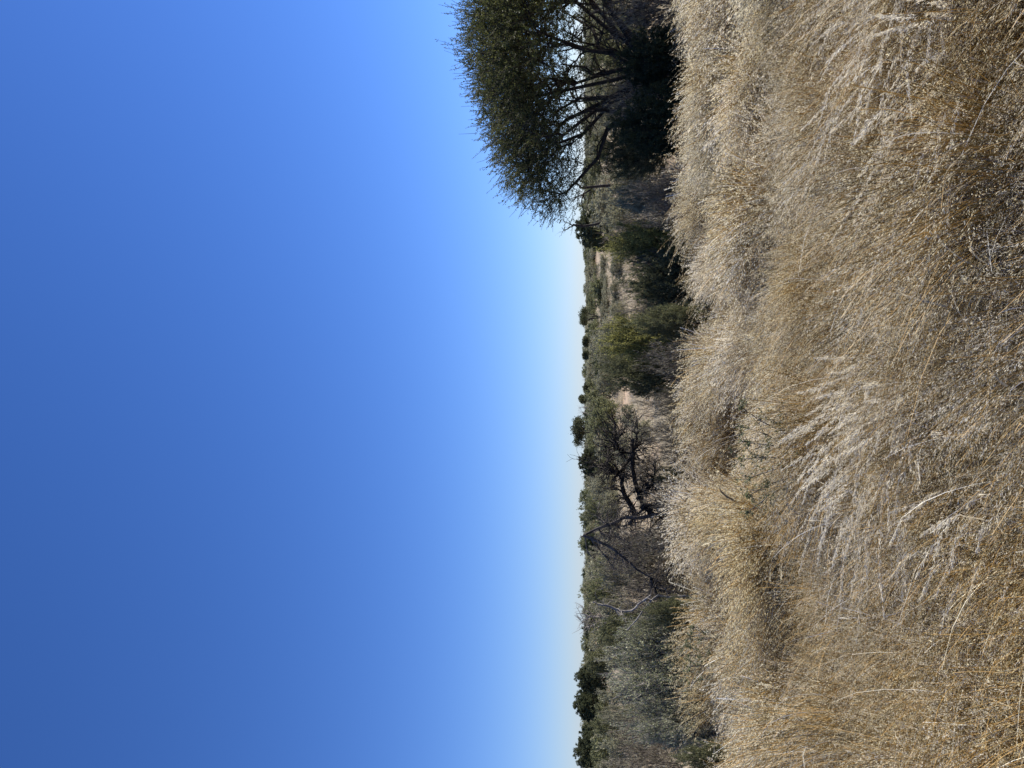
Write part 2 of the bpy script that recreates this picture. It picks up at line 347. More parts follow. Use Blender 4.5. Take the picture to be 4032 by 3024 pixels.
# ------------------------------------------------------------------ the big thorn tree
def thorn_tree():
    rng = np.random.default_rng(77)
    d = 19.; bx = px_x(300, d); root = bpy.data.objects.new('thorn_tree', None); C.objects.link(root)
    root.location = (bx, d, float(gz(bx, d)))
    cxo = px_x(150, d) - bx
    zc, rx, rz_ = 2.75, 4.75, 2.62
    def dome(n, lo, hi, zlo=-.10):
        th = rng.uniform(0, 2 * np.pi, n); u = rng.uniform(0, 1, n); fr = (lo + (hi - lo) * rng.random(n) ** .8)
        s = np.sqrt(rng.uniform(0.0, 1, n)); zz = (1 - s ** 2.4) ** (1 / 2.2)
        vary = 1 + .06 * np.sin(3 * th + 1) + .05 * np.sin(7 * th + 5 * s) + .04 * np.sin(13 * th + 9 * s)
        x = s * np.cos(th) * rx * fr * vary; y = s * np.sin(th) * rx * .92 * fr * vary
        z = zc + zz * rz_ * fr * vary + zlo + (u - .5) * .3
        return np.stack([x + cxo, y, z], 1)
    stems = []
    # main limbs rising from the ground in a fan
    limbs = [(-1.0, .25, 2.7, 3.0), (-.72, -.3, 2.3, 3.1), (-.45, .5, 1.7, 3.5), (-.12, -.1, .9, 3.7), (.22, .4, 1.5, 3.6), (.55, -.3, 2.3, 3.2), (.85, .3, 3.0, 2.9), (1.05, -.2, 3.6, 2.6), (.1, -1., 2.2, 3.2), (.0, 1., 2.4, 3.2), (-.9, -.9, 2.9, 2.8), (.8, -.9, 3.0, 2.9), (1., .8, 3.3, 2.9)]
    for i, (dx, dy, ro, zt) in enumerate(limbs):
        u = np.array([dx, dy, 0]); u /= np.linalg.norm(u); jit = rng.normal(size=(6, 3)) * .13; jit[0] = 0
        p = np.array([u * .10 + [0, 0, -.1], u * .22 + [0, 0, .45], u * ro * .22 + [0, 0, .95 + .2 * rng.random()], u * ro * .45 + [0, 0, 1.6 + .2 * rng.random()], u * ro * .75 + [0, 0, zt * .78], u * ro + [0, 0, zt]])
        stems.append((p + jit, .085 if i % 2 else .11, .03))
    stems.append((np.array([[0, 0, -.1], [.02, 0, .3], [.0, .03, .7]]), .26, .2))
    sk = skeleton(rng, stems, [
        dict(targets=np.concatenate([dome(60, .5, .85), dome(45, .35, .75, -.7)]), r=.045, K=7, sides=5, wob=.03, root=.25),
        dict(targets=np.concatenate([dome(330, .62, .95), dome(170, .4, .9, -.9), dome(160, .15, .8, -1.3)]), r=.021, K=6, sides=4, wob=.035),
        dict(targets=np.concatenate([dome(1900, .58, .99), dome(700, .4, .95, -.8), dome(700, .15, .85, -1.2)]), r=.0095, K=5, sides=3, wob=.04, root=.1),
        dict(targets=np.concatenate([dome(6500, .6, 1.02), dome(3400, .6, 1.02, -.55)]), r=.0055, K=4, sides=3, wob=.05, root=.05)])
    P3 = sk[-1][0]; n = len(P3)
    # outward spiky shoots; leafless ones stick out of the crown
    base = P3[:, -1]; outd = unit(base - np.array([cxo, 0, 1.6]))
    dd = unit(outd * .95 + rdir(rng, n) * .5 + [0, 0, .1]); L = rng.uniform(.12, .46, (n, 1))
    L[rng.random(n) < .03] *= 1.9
    P4 = np.stack([base, base + dd * L * .5 + rdir(rng, n) * L * .06, base + dd * L], 1)
    sk.append((P4, np.tile(np.array([[.0055, .0045, .003]]), (n, 1)), 3))
    nb = len(stems)
    mbt = MB()
    for P, Rr, s in sk[:nb]: mbt.tubes(P, Rr, 8)
    for P, Rr, s in sk[nb:nb + 2]: mbt.tubes(P, Rr, s)
    me = mbt.mesh('trunk', [M['bark']]); me.polygons.foreach_set('use_smooth', np.ones(len(me.polygons), bool))
    link('trunk', me, root)
    link('twigs', branches_mesh(sk[nb + 2:], 'twigs', M['bark']), root)
    mb = MB()
    leaves_on(rng, mb, P3, 16, .052, .024, .04, .08, .25)
    leaves_on(rng, mb, P4, 11, .046, .020, .03, .12, .0)
    leaves_on(rng, mb, sk[-3][0], 10, .045, .02, .04, .35, .3)
    link('crown', mb.mesh('crown', [M['th']]), root)
    tag(root, 'large spreading thorn tree with dome crown and dark fanning limbs, by far the biggest tree', 'tree')
thorn_tree()

# ------------------------------------------------------------------ shrubs one can tell apart
S = place_shrub
S('dk', 260, 145, 2425, 15.6, 'dense blue-green bush hiding the foot of the big thorn tree')
S('dk', 500, 160, 2405, 15.0, 'widest dark green bush, half under the big thorn tree, along the grass edge')
S('ol', 610, 115, 2322, 20, 'lit olive bush standing behind the dark bush beside the big thorn tree')
S('tw', 50, 150, 2340, 17, 'brown twiggy undergrowth bush beneath the far half of the big thorn tree')
S('tw', 420, 120, 2352, 17.6, 'bare dark twig bush directly under the limbs of the big thorn tree')
S('tw', 760, 80, 2440, 13.6, 'low dark twiggy bush on the grass edge just past the big thorn tree')
S('gg', 60, 120, 2312, 27, 'grey-brown bush far behind the hidden side of the big thorn tree')
S('ol', 200, 110, 2330, 25, 'olive bush seen between the fanning limbs of the big thorn tree')
S('gg', 330, 110, 2322, 26, 'pale bush behind the thickest limb of the big thorn tree')
S('gg', 470, 100, 2316, 30, 'pale grey-green bush seen under the low crown edge of the big thorn tree')
S('gg', 720, 95, 2352, 25, 'grey-brown bush beneath the forked dead tree near the big thorn tree')
S('rd', 900, 92, 2262, 58, 'round dark green tree on the horizon next to the big thorn tree crown', name='bushy_tree', cat='tree')
S('gg', 850, 90, 2352, 28, 'grey-brown bush in front of the round dark tree')
S('tw', 930, 70, 2372, 22, 'brown twig bush between the round dark tree and the feathery yellow-green bush')
S('tw', 860, 70, 2470, 13.4, 'small dark twiggy bush beside the bleached dry grass mound')
S('yg', 965, 105, 2372, 15.2, 'bright yellow-green feathery bush with a pointed lit top')
S('ol', 1120, 125, 2450, 14.6, 'dark sparse bush casting deep shade beside the yellow-green feathery bush')
S('tw', 1150, 100, 2425, 15.2, 'spiky dark twig bush behind the dark sparse bush')
S('yg', 1335, 110, 2350, 16.2, 'broad yellow-green bush in the middle of the bush line')
S('ol', 1485, 100, 2372, 16.8, 'olive bush next to the bleached grass clearing')
S('ol', 1270, 85, 2470, 13.6, 'low dark olive bush below the broad yellow-green bush')
S('tw', 1420, 110, 2500, 12.9, 'low twiggy bush among tall grass in front of the broad yellow-green bush')
S('tw', 1590, 75, 2500, 13.6, 'dark twig bush in tall grass at the near side of the bleached clearing')
S('tw', 1780, 70, 2535, 13.4, 'low dark twig bush right under the middle of the fallen dead tree')
S('ol', 1870, 60, 2570, 13.6, 'low olive bush under the thick limbs of the fallen dead tree')
S('tw', 1050, 75, 2440, 14.9, 'dark spiky twig bush against the pale grass, next to the feathery bush')
S('tw', 1225, 60, 2445, 15.2, 'dark spiky twig bush against the pale grass, next to the broad yellow-green bush')
S('gg', 1040, 90, 2385, 42, 'grey-brown bush on the pale grass between the sand strip and the feathery bush')
S('gg', 1160, 80, 2392, 46, 'middle one of the grey-brown bushes on the pale grass below the sand strip')
S('gg', 1235, 60, 2380, 40, 'grey bush on the pale grass touching the broad yellow-green bush')
S('gg', 1700, 55, 2470, 24, 'small pale dry bush low in the bleached clearing, near the fallen dead tree tip')
S('tw', 1860, 90, 2440, 21, 'grey tangle of twigs right behind the fallen dead tree limbs')
S('rd', 2870, 42, 2276, 75, 'small dark skyline tree filling the gap between the last two of the dark skyline trees')
S('ol', 2600, 60, 2292, 60, 'low olive skyline bush leading up to the dark skyline trees')
S('gg', 1640, 60, 2425, 33, 'pale dry bush at the far side of the bleached clearing')
S('gg', 1770, 90, 2415, 36, 'small yellowish dry bush standing in the bleached clearing')
S('tw', 2110, 90, 2450, 13.1, 'brown twig tangle around the foot of the arched dead branch')
S('tw', 1960, 85, 2515, 13.2, 'low dark twig bush in front of the fallen dead tree limbs')
S('gg', 2180, 80, 2325, 30, 'pale grey bush on the plain behind the arched branch, below the skyline')
S('gg', 2400, 70, 2330, 31, 'pale bush below the bare skyline shrub, right under it')
S('ol', 2530, 60, 2360, 21, 'olive bush wedged behind the open silvery bush')
S('gg', 1320, 80, 2325, 29, 'tan-grey bush just behind the broad yellow-green bush')
S('ol', 1440, 60, 2345, 22, 'olive bush between the broad yellow-green bush and the skyline')
S('gg', 790, 80, 2395, 18.5, 'pale grey twig-and-leaf bush past the tip of the big thorn tree crown')
S('gg', 1060, 70, 2352, 75, 'grey-green bush behind the pale sand strip, nearest the feathery bush')
S('gg', 1150, 80, 2366, 70, 'low grey bush in front of the pale sand strip')
S('gg', 1240, 70, 2350, 70, 'grey-green bush at the end of the pale sand strip')
S('gg', 1400, 70, 2322, 36, 'tan and green bush peeping over the broad yellow-green bush')
S('gg', 1500, 70, 2330, 50, 'grey mound bush behind the olive bush')
S('ol', 1650, 100, 2306, 48, 'olive bush with dark V-shaped stems right below the flat-topped tree')
S('gg', 1775, 70, 2402, 40, 'pale yellowish-grey bush behind the fallen dead tree')
S('tw', 1700, 80, 2505, 13.2, 'thin dark twig bush at the tip of the fallen dead tree')
S('rd', 1818, 62, 2278, 80, 'rounded dark tree beside the flat-topped tree on the skyline', name='bushy_tree', cat='tree')
S('ol', 1850, 55, 2338, 52, 'olive bush in front of the rounded dark skyline tree')
S('gg', 1920, 85, 2308, 50, 'tall grey-green bush behind the fallen dead tree')
S('gg', 1985, 70, 2350, 45, 'grey twiggy bush behind the thick limbs of the fallen dead tree')
S('ol', 2010, 58, 2283, 46, 'olive skyline bush just beside the arched dead branch')
S('gg', 2070, 65, 2340, 45, 'grey-green bush seen through the arched dead branch')
S('tw', 2160, 95, 2335, 20, 'brown twig bush behind the arched dead branch')
S('tw', 2240, 120, 2365, 14.8, 'grey tangle of bare twigs under the arched dead branch')
S('tw', 2350, 120, 2370, 14.2, 'large dark tangle of bare twigs between the arched branch and the silvery bush')
S('gg', 2265, 65, 2322, 28, 'spiky pale green bush behind the tangle of bare twigs')
S('ol', 2330, 68, 2284, 42, 'dark olive mound on the skyline beside the bare branching shrub')
S('ol', 2470, 75, 2342, 24, 'dark green bush below the bare skyline shrub')
S('gg', 2580, 60, 2342, 28, 'yellowish bush between the dark green bush and the yellow-green skyline tree')
S('rd', 2660, 62, 2268, 70, 'yellow-green dense tree on the skyline, first of the three dark trees', name='bushy_tree', cat='tree')
S('rd', 2765, 70, 2255, 72, 'tallest dark tree of the skyline trio, middle one', name='bushy_tree', cat='tree')
S('rd', 2950, 85, 2264, 68, 'wide dark skyline tree at the edge farthest from the big thorn tree', name='bushy_tree', cat='tree')
S('ol', 2845, 48, 2310, 33, 'small rounded olive bush between the last two dark skyline trees')
S('gg', 2715, 75, 2345, 25, 'pale grey-green bush in front of the middle dark skyline tree')
S('gg', 2810, 60, 2352, 22, 'grey-green bush with pale shoots behind the silvery bush')
S('gg', 2925, 75, 2348, 25, 'grey-green bush in front of the wide dark skyline tree')
S('tw', 2870, 90, 2400, 19, 'grey-brown twig bush behind the smaller silvery bush')
S('tw', 2990, 90, 2385, 18, 'grey-brown twig bush beside the patch of pale sand')
S('gg', 3020, 45, 2318, 30, 'yellowish-green bush at the very edge, below the wide dark tree')
S('sv', 2640, 185, 2385, 12.9, 'big loose silvery-leaved bush with long arching twigs')
S('sv', 2830, 120, 2440, 12.2, 'smaller silvery-leaved bush next to the pale sand patch')
S('sv', 2490, 120, 2420, 13.3, 'open silvery bush merging into the tangle of bare twigs')
S('ol', 2400, 80, 2510, 12.4, 'low dark leafy bush at the grass edge under the twig tangle')
S('ol', 2960, 75, 2640, 10.6, 'small dark green bush on the grass edge in front of the sand patch')

# ------------------------------------------------------------------ skyline trees with a bare trunk
def flat_tree(Yp, hw, Xt, d, label, seed, thick=.4, dead=False, group=None):
    rng = np.random.default_rng(seed); x = px_x(Yp, d); H = px_z(Xt, d); r = hw * d / F
    root = bpy.data.objects.new('bare_tree' if dead else 'flat_topped_tree', None); C.objects.link(root); root.location = (x, d, float(gz(x, d)))
    stems = []
    for k in range(4):
        a = rng.uniform(0, 6.28); q = np.array([np.cos(a), np.sin(a), 0])
        stems.append((np.array([[0, 0, -.1], q * .1 * r + [0, 0, H * .3], q * r * .25 + [0, 0, H * .52], q * r * .5 + [0, 0, H * .72]]) + rng.normal(size=(4, 3)) * .03 * r,   .03 * r + .03, .02 * r + .01))
    n = 210
    s = np.sqrt(rng.random(n)); th = rng.uniform(0, 6.28, n); lump = 1 + .22 * np.sin(3 * th + seed) + .1 * np.sin(7 * th)
    T = np.stack([s * np.cos(th) * r * lump * .95, s * np.sin(th) * r * lump * .95, H * (1 - thick * rng.random(n) * .8) - s ** 2 * H * .06 + 0.06 * r * np.sin(5 * th)], 1)
    if dead:
        T = np.stack([s * np.cos(th) * r, s * np.sin(th) * r, H * rng.uniform(.55, 1, n)], 1)
    sk = skeleton(rng, stems, [dict(targets=T[:25] * [.7, .7, .92], r=.03 * r, K=4, wob=.04), dict(targets=T[25:], r=.012 * r + .004, K=4, sides=3, wob=.05)])
    link('trunk', branches_mesh(sk, 'trunk', M['grey'] if dead else M['bark']), root)
    if not dead:
        mb = MB(); leaves_on(rng, mb, sk[-1][0], 36, .11, .07, .26 * r, .05, .5)
        link('crown', mb.mesh('crown', [M['md']]), root)
    tag(root, label, 'tree', group)
flat_tree(1692, 56, 2259, 60, 'flat-topped tree standing clear above the skyline, mid-horizon', 5, .22)
flat_tree(1612, 26, 2272, 62, 'small leafless pale tree on the skyline beside the flat-topped tree', 6, dead=True)
flat_tree(2430, 66, 2258, 36, 'bare curved-branch shrub sticking up above the skyline', 12, dead=True)
flat_tree(1572, 16, 2281, 70, 'tiny thin-stemmed tree beside the small leafless skyline tree', 7, .2)
flat_tree(1250, 38, 2283, 88, 'ragged flat-crowned tree alone on the skyline above the pale sand strip', 8, .25)
flat_tree(1347, 20, 2293, 92, 'small tufted skyline tree directly above the broad yellow-green bush', 9, .25)
flat_tree(1398, 16, 2291, 84, 'small crooked skyline tree with a leaning side branch', 10, .2)
flat_tree(1530, 15, 2298, 95, 'tiny round skyline tree between the crooked tree and the thin-stemmed tree', 11, .3)

# ------------------------------------------------------------------ dead trees
def poly(pts, n=9, rng=None, j=.02):
    pts = np.asarray(pts, float); s = np.concatenate([[0], np.cumsum(np.linalg.norm(np.diff(pts, axis=0), axis=1))])
    t = np.linspace(0, s[-1], n); P = np.stack([np.interp(t, s, pts[:, k]) for k in range(3)], 1)
    Q = P.copy(); Q[1:-1] = (P[:-2] + 2 * P[1:-1] + P[2:]) / 4
    if rng is not None: Q[1:] += rng.normal(size=(n - 1, 3)) * j
    return Q
def dead_tree(name, label, limbs, d, seed, ntw, twl, mat, r=.04, n2=0, cat='dead tree', skip=9):
    """limbs: ([(Xp,Yp,depth offset)...], r0, r1)"""
    rng = np.random.default_rng(seed); x0 = px_x(limbs[0][0][0][1], d)
    root = bpy.data.objects.new(name, None); C.objects.link(root); root.location = (x0, d, 0)
    stems = []
    for pts, r0, r1 in limbs:
        P = poly([(px_x(Y, d + o) - x0, o, px_z(X, d + o)) for X, Y, o in pts], 10, rng, r0 * .35)
        stems.append((P, r0, r1))
    allp = np.concatenate([p[2:] for p, _, _ in stems])
    allp = allp[allp[:, 2] < skip]; k = rng.integers(0, len(allp), ntw); tg = allp[k] + rdir(rng, ntw) * rng.uniform(.3, 1, (ntw, 1)) * twl + [0, 0, twl * (.2 if skip > 5 else -.35)]
    lv = [dict(targets=tg, r=r * .35, K=6, sides=4, wob=.06)]
    if n2:
        t2 = tg[rng.integers(0, ntw, n2)] + rdir(rng, n2) * twl * .55 * rng.uniform(.3, 1, (n2, 1))
        lv.append(dict(targets=t2, r=r * .15, K=4, sides=3, wob=.07))
    sk = skeleton(rng, stems, lv); nb = len(stems)
    link('trunk', branches_mesh(sk[:nb], 'trunk', mat), root)
    link('twigs', branches_mesh(sk[nb:], 'twigs', mat), root)
    tag(root, label, cat)
dead_tree('dead_tree', 'small forked black dead tree leaning on the skyline beside the big thorn tree',
    [([(2660, 730, 0), (2400, 735, 0), (2355, 745, 0), (2325, 752, 0), (2305, 742, 0)], .10, .06),
     ([(2325, 752, 0), (2300, 765, .2), (2275, 775, .2), (2258, 790, 0)], .05, .02),
     ([(2308, 742, 0), (2285, 738, -.2), (2262, 722, -.2), (2245, 716, 0)], .05, .02),
     ([(2328, 755, 0), (2318, 780, 0), (2312, 810, 0), (2316, 835, 0)], .035, .012),
     ([(2300, 765, .2), (2290, 785, 0), (2288, 800, 0), (2300, 832, 0)], .03, .01)], 33, 3, 26, .55, M['bark'], .05, 40)
dead_tree('dead_tree', 'thin upright dead tree with wispy forked top rising through the round dark tree',
    [([(2640, 880, 0), (2400, 882, 0), (2355, 885, 0), (2310, 893, 0), (2268, 893, 0), (2255, 892, 0)], .075, .045),
     ([(2258, 892, 0), (2240, 882, 0), (2225, 874, 0), (2212, 868, 0)], .03, .01),
     ([(2255, 892, 0), (2238, 902, 0), (2222, 905, 0), (2217, 910, 0)], .03, .01),
     ([(2300, 893, 0), (2280, 880, 0), (2265, 872, 0)], .02, .008)], 30, 4, 22, .3, M['bark'], .03, 20)
dead_tree('fallen_tree', 'black fallen dead tree with thick limbs lying along the grass edge',
    [([(2820, 2060, 0), (2700, 2045, 0), (2570, 2040, 0), (2525, 2000, 0), (2508, 1950, .1), (2500, 1880, .1), (2490, 1820, 0), (2470, 1760, 0), (2490, 1720, 0)], .07, .028),
     ([(2500, 2030, .2), (2475, 1985, .2), (2450, 1930, .1), (2440, 1870, .2), (2470, 1820, .2), (2478, 1770, .3), (2500, 1750, .2)], .055, .02),
     ([(2440, 1880, .2), (2445, 1860, .0), (2400, 1845, .1), (2385, 1830, .2), (2396, 1800, .2)], .03, .012),
     ([(2505, 1960, .1), (2560, 1900, -.1), (2575, 1840, -.1)], .03, .010),
     ([(2490, 1800, 0), (2500, 1740, 0), (2505, 1690, 0)], .035, .01),
     ([(2480, 1780, 0), (2430, 1765, 0), (2428, 1720, 0), (2450, 1700, 0)], .03, .01),
     ([(2520, 1985, 0), (2600, 1990, 0), (2680, 2005, 0)], .06, .05)], 14, 12, 420, .6, M['bark'], .042, 2600, 'fallen tree')
dead_tree('arched_dead_tree', 'grey dead tree whose branch arches up to the skyline and droops back down',
    [([(2830, 2020, 0), (2540, 2022, 0), (2470, 2028, 0), (2420, 2055, 0), (2385, 2062, 0), (2345, 2075, 0), (2310, 2088, 0), (2298, 2105, 0)], .05, .022),
     ([(2298, 2105, 0), (2330, 2120, 0), (2380, 2140, -.1), (2440, 2170, -.2), (2480, 2215, -.2), (2530, 2250, -.2), (2560, 2270, -.2)], .034, .012),
     ([(2298, 2105, 0), (2288, 2112, 0), (2283, 2118, 0)], .012, .005),
     ([(2390, 2060, 0), (2415, 2062, .1), (2460, 2065, .1), (2475, 2050, .1)], .022, .010),
     ([(2350, 2073, 0), (2370, 2095, .2), (2430, 2110, .2), (2455, 2115, .3)], .018, .008),
     ([(2385, 2062, 0), (2375, 2050, .1), (2345, 2030, .1)], .02, .006),
     ([(2305, 2105, 0), (2310, 2160, .1), (2325, 2185, .1), (2340, 2200, .1)], .014, .006),
     ([(2330, 2120, 0), (2370, 2170, .2), (2410, 2220, .2)], .018, .007),
     ([(2560, 2270, -.2), (2570, 2300, 0), (2600, 2360, .2)], .03, .02)], 13.6, 21, 260, .5, M['dead'], .028, 1800, skip=2.2)
dead_tree('fallen_branch', 'long bleached dead branch propped across the silvery bush',
    [([(2840, 2325, 0), (2600, 2340, 0), (2560, 2330, -.2), (2520, 2410, -.2), (2470, 2470, -.2)], .028, .010),
     ([(2400, 2380, 0), (2365, 2375, 0), (2335, 2368, 0)], .022, .012),
     ([(2400, 2380, 0), (2430, 2390, 0), (2480, 2400, 0), (2560, 2330, -.2)], .022, .016)], 13., 22, 30, .35, M['grey'], .02, 30, 'branch')

# ------------------------------------------------------------------ instancer for grass and the far mass
def instancer(name, tmpl, pos, rot, scl, idx, **tags):
    col = bpy.data.collections.new(name + '_kinds')
    for i, me in enumerate(tmpl): col.objects.link(bpy.data.objects.new('%s_%02d' % (name, i), me))
    me = bpy.data.meshes.new(name); me.vertices.add(len(pos)); me.vertices.foreach_set('co', pos.astype(np.float32).ravel())
    for nm, ty, arr, key in (('rot', 'FLOAT_VECTOR', rot, 'vector'), ('scl', 'FLOAT_VECTOR', scl, 'vector'), ('idx', 'INT', idx, 'value')):
        a = me.attributes.new(nm, ty, 'POINT'); a.data.foreach_set(key, arr.astype(np.int32 if ty == 'INT' else np.float32).ravel())
    o = link(name, me)
    ng = bpy.data.node_groups.new(name + '_scatter', 'GeometryNodeTree')
    ng.interface.new_socket('Geometry', in_out='INPUT', socket_type='NodeSocketGeometry')
    ng.interface.new_socket('Geometry', in_out='OUTPUT', socket_type='NodeSocketGeometry')
    N, L = ng.nodes, ng.links
    gi, go = N.new('NodeGroupInput'), N.new('NodeGroupOutput')
    ci = N.new('GeometryNodeCollectionInfo'); ci.inputs['Collection'].default_value = col
    ci.inputs['Separate Children'].default_value = True; ci.inputs['Reset Children'].default_value = True
    ip = N.new('GeometryNodeInstanceOnPoints'); ip.inputs['Pick Instance'].default_value = True
    def attr(nm, ty):
        a = N.new('GeometryNodeInputNamedAttribute'); a.data_type = ty; a.inputs['Name'].default_value = nm; return a.outputs[0]
    L.new(gi.outputs[0], ip.inputs['Points']); L.new(ci.outputs[0], ip.inputs['Instance'])
    L.new(attr('idx', 'INT'), ip.inputs['Instance Index'])
    e2r = N.new('FunctionNodeEulerToRotation'); L.new(attr('rot', 'FLOAT_VECTOR'), e2r.inputs[0]); L.new(e2r.outputs[0], ip.inputs['Rotation'])
    L.new(attr('scl', 'FLOAT_VECTOR'), ip.inputs['Scale']); L.new(ip.outputs[0], go.inputs[0])
    md = o.modifiers.new('scatter', 'NODES'); md.node_group = ng
    tag(o, **tags); return o

def tuft_parts(seed, nst, nlf, wst, spk, sl, sw, rad=.13, h0=.7, h1=1.15, lean=.26, plume=0., spread=.16, droop=1.0, fan=.3, top=.80):
    rng = np.random.default_rng(seed); K = 9
    a = rng.uniform(0, 6.28, nst); rr = rad * np.sqrt(rng.random(nst))
    B = np.stack([rr * np.cos(a), rr * np.sin(a), np.full(nst, -.04)], 1)
    H = rng.uniform(h0, h1, nst)
    dirx = -lean + rng.normal(size=nst) * spread * .6 + fan * rr / rad * np.cos(a); diry = rng.normal(size=nst) * spread * .6 + fan * rr / rad * np.sin(a)
    H = H * (1 - .25 * fan * (rr / rad) ** 2)
    t = np.linspace(0, 1, K)[None]
    bend = rng.uniform(.15, .75, nst)[:, None] * droop
    X = B[:, 0:1] + H[:, None] * (dirx[:, None] * t * .7 + bend * (dirx * 1.1)[:, None] * t ** 3 - .10 * bend * t ** 8)
    Y = B[:, 1:2] + H[:, None] * (diry[:, None] * t * .7 + bend * diry[:, None] * t ** 3)
    Z = B[:, 2:3] + H[:, None] * (t - .16 * bend * t ** 3 - .07 * bend * t ** 8)
    P = np.stack([X, Y, Z], -1) + rng.normal(size=(nst, K, 3)) * .003
    az = rng.uniform(0, 3.14, nst); w = wst * .5 * rng.uniform(.7, 1.3, nst)
    Bv = np.stack([np.cos(az), np.sin(az), 0 * az], 1)[:, None] * (w[:, None] * np.linspace(1, .55, K)[None])[..., None]
    st = MB(); tint = rng.random(nst) * .85; tint[rng.random(nst) < .05] = 1.
    st.ribbons(P, Bv, tint, 0)
    # seed heads: short drooping side branchlets set with spikelets
    sd = MB(); per = spk
    tt = rng.uniform(top, 1.0, (nst, per)); tk = tt * (K - 1); i = np.minimum(tk.astype(int), K - 2); fr = (tk - i)[..., None]; ar = np.arange(nst)[:, None]
    c = (P[ar, i] * (1 - fr) + P[ar, i + 1] * fr).reshape(-1, 3); tg = unit(P[ar, i + 1] - P[ar, i]).reshape(-1, 3); N = len(c)
    open_ = ((1.0 - tt) * .30 + .008).reshape(-1, 1)
    off = rdir(rng, N) * open_ * rng.random((N, 1)) * (1.0 if not plume else .45) + [0, 0, 0]
    off[:, 0] -= open_[:, 0] * .35
    dr = unit(tg + rdir(rng, N) * .45 + [-.25, 0, -.12]); bb = unit(np.cross(dr, rdir(rng, N)))
    ti = np.repeat(rng.random(nst), per) * .55 + rng.random(N) * .45
    sd.diamonds(c + off, dr * sl * rng.uniform(.6, 1.4, (N, 1)), bb * sw * .5 * rng.uniform(.6, 1.3, (N, 1)), ti, 0)
    # curling leaf blades
    lf = MB(); n = nlf; Kb = 5
    k = rng.integers(0, nst, n); hb = rng.uniform(0.0, .7, n) * (K - 1); ii = np.minimum(hb.astype(int), K - 2); f2 = (hb - ii)[:, None]
    S0 = P[k, ii] * (1 - f2) + P[k, ii + 1] * f2
    dz = rng.uniform(.3, 1.2, n); az = rng.uniform(0, 6.28, n); dd = unit(np.stack([np.cos(az) - .25, np.sin(az), dz * 1.6], 1))
    Ln = rng.uniform(.12, .42, n); t = np.linspace(0, 1, Kb)[None, :, None]
    cur = rng.uniform(.2, 1.5, n)[:, None, None]
    PB = S0[:, None] + dd[:, None] * Ln[:, None, None] * t + np.array([-.1, 0, -1.])[None, None] * (Ln[:, None, None] * cur * t ** 2.2 * .6)
    side = unit(np.cross(dd, rdir(rng, n)))
    lf.ribbons(PB, side[:, None] * (wst * .75 * rng.uniform(.6, 1.6, n)[:, None] * np.array([.7, 1, .9, .6, .1])[None])[..., None], rng.random(n), 0)
    return st, sd, lf
def combine(parts, name, mats):
    mb = MB()
    for k, p in enumerate(parts):
        for v, f0, t in zip(p.v, p.f, p.t): pass
    for k, p in enumerate(parts):
        v = np.concatenate(p.v); f = np.concatenate(p.f); mb.add(v, f, np.concatenate(p.t), k)
    return mb.mesh(name, mats)

# ------------------------------------------------------------------ tall grass of the field
GM = [M['stem'], M['seed'], M['blade']]; GP = [M['stem'], M['plume'], M['blade']]
near = [combine(tuft_parts(100 + k, 72, 48, .0044, (7, 26, 12, 20)[k % 4], .017, .0036, rad=.2, lean=.24 + .06 * (k % 3), spread=(.2, .34)[k % 2], fan=.34, top=(.86, .80, .84, .78)[k % 4]), 'tuft', GP if k % 4 == 1 else GM) for k in range(8)]
farT = [combine(tuft_parts(200 + k, 76, 40, .0070, (8, 20, 26, 14)[k % 4], .026, .0080, rad=.22, lean=.24 + .06 * (k % 3), spread=.2, fan=.34), 'tuft', GP if k % 4 == 1 else GM) for k in range(8)]
stalk = [combine(tuft_parts(280 + k, 3, 2, .0028, 14, .014, .0045, rad=.1, h0=1.25, h1=1.7, lean=.5, spread=.3, fan=.1, top=.6), 'stalk', [M['stem'], M['seed'], M['blade']]) for k in range(4)]
def field_edge(x): return 12.4 + .15 * x + .4 * np.sin(x * 1.1) + .4 * np.sin(x * 2.7 + 1) + .3 * np.sin(x * 5.9) - 1.5 * np.exp(-((x - 1.3) / 1.1) ** 2) - .8 * np.exp(-((x + 5.6) / .8) ** 2)   # grass ends here, bushes begin
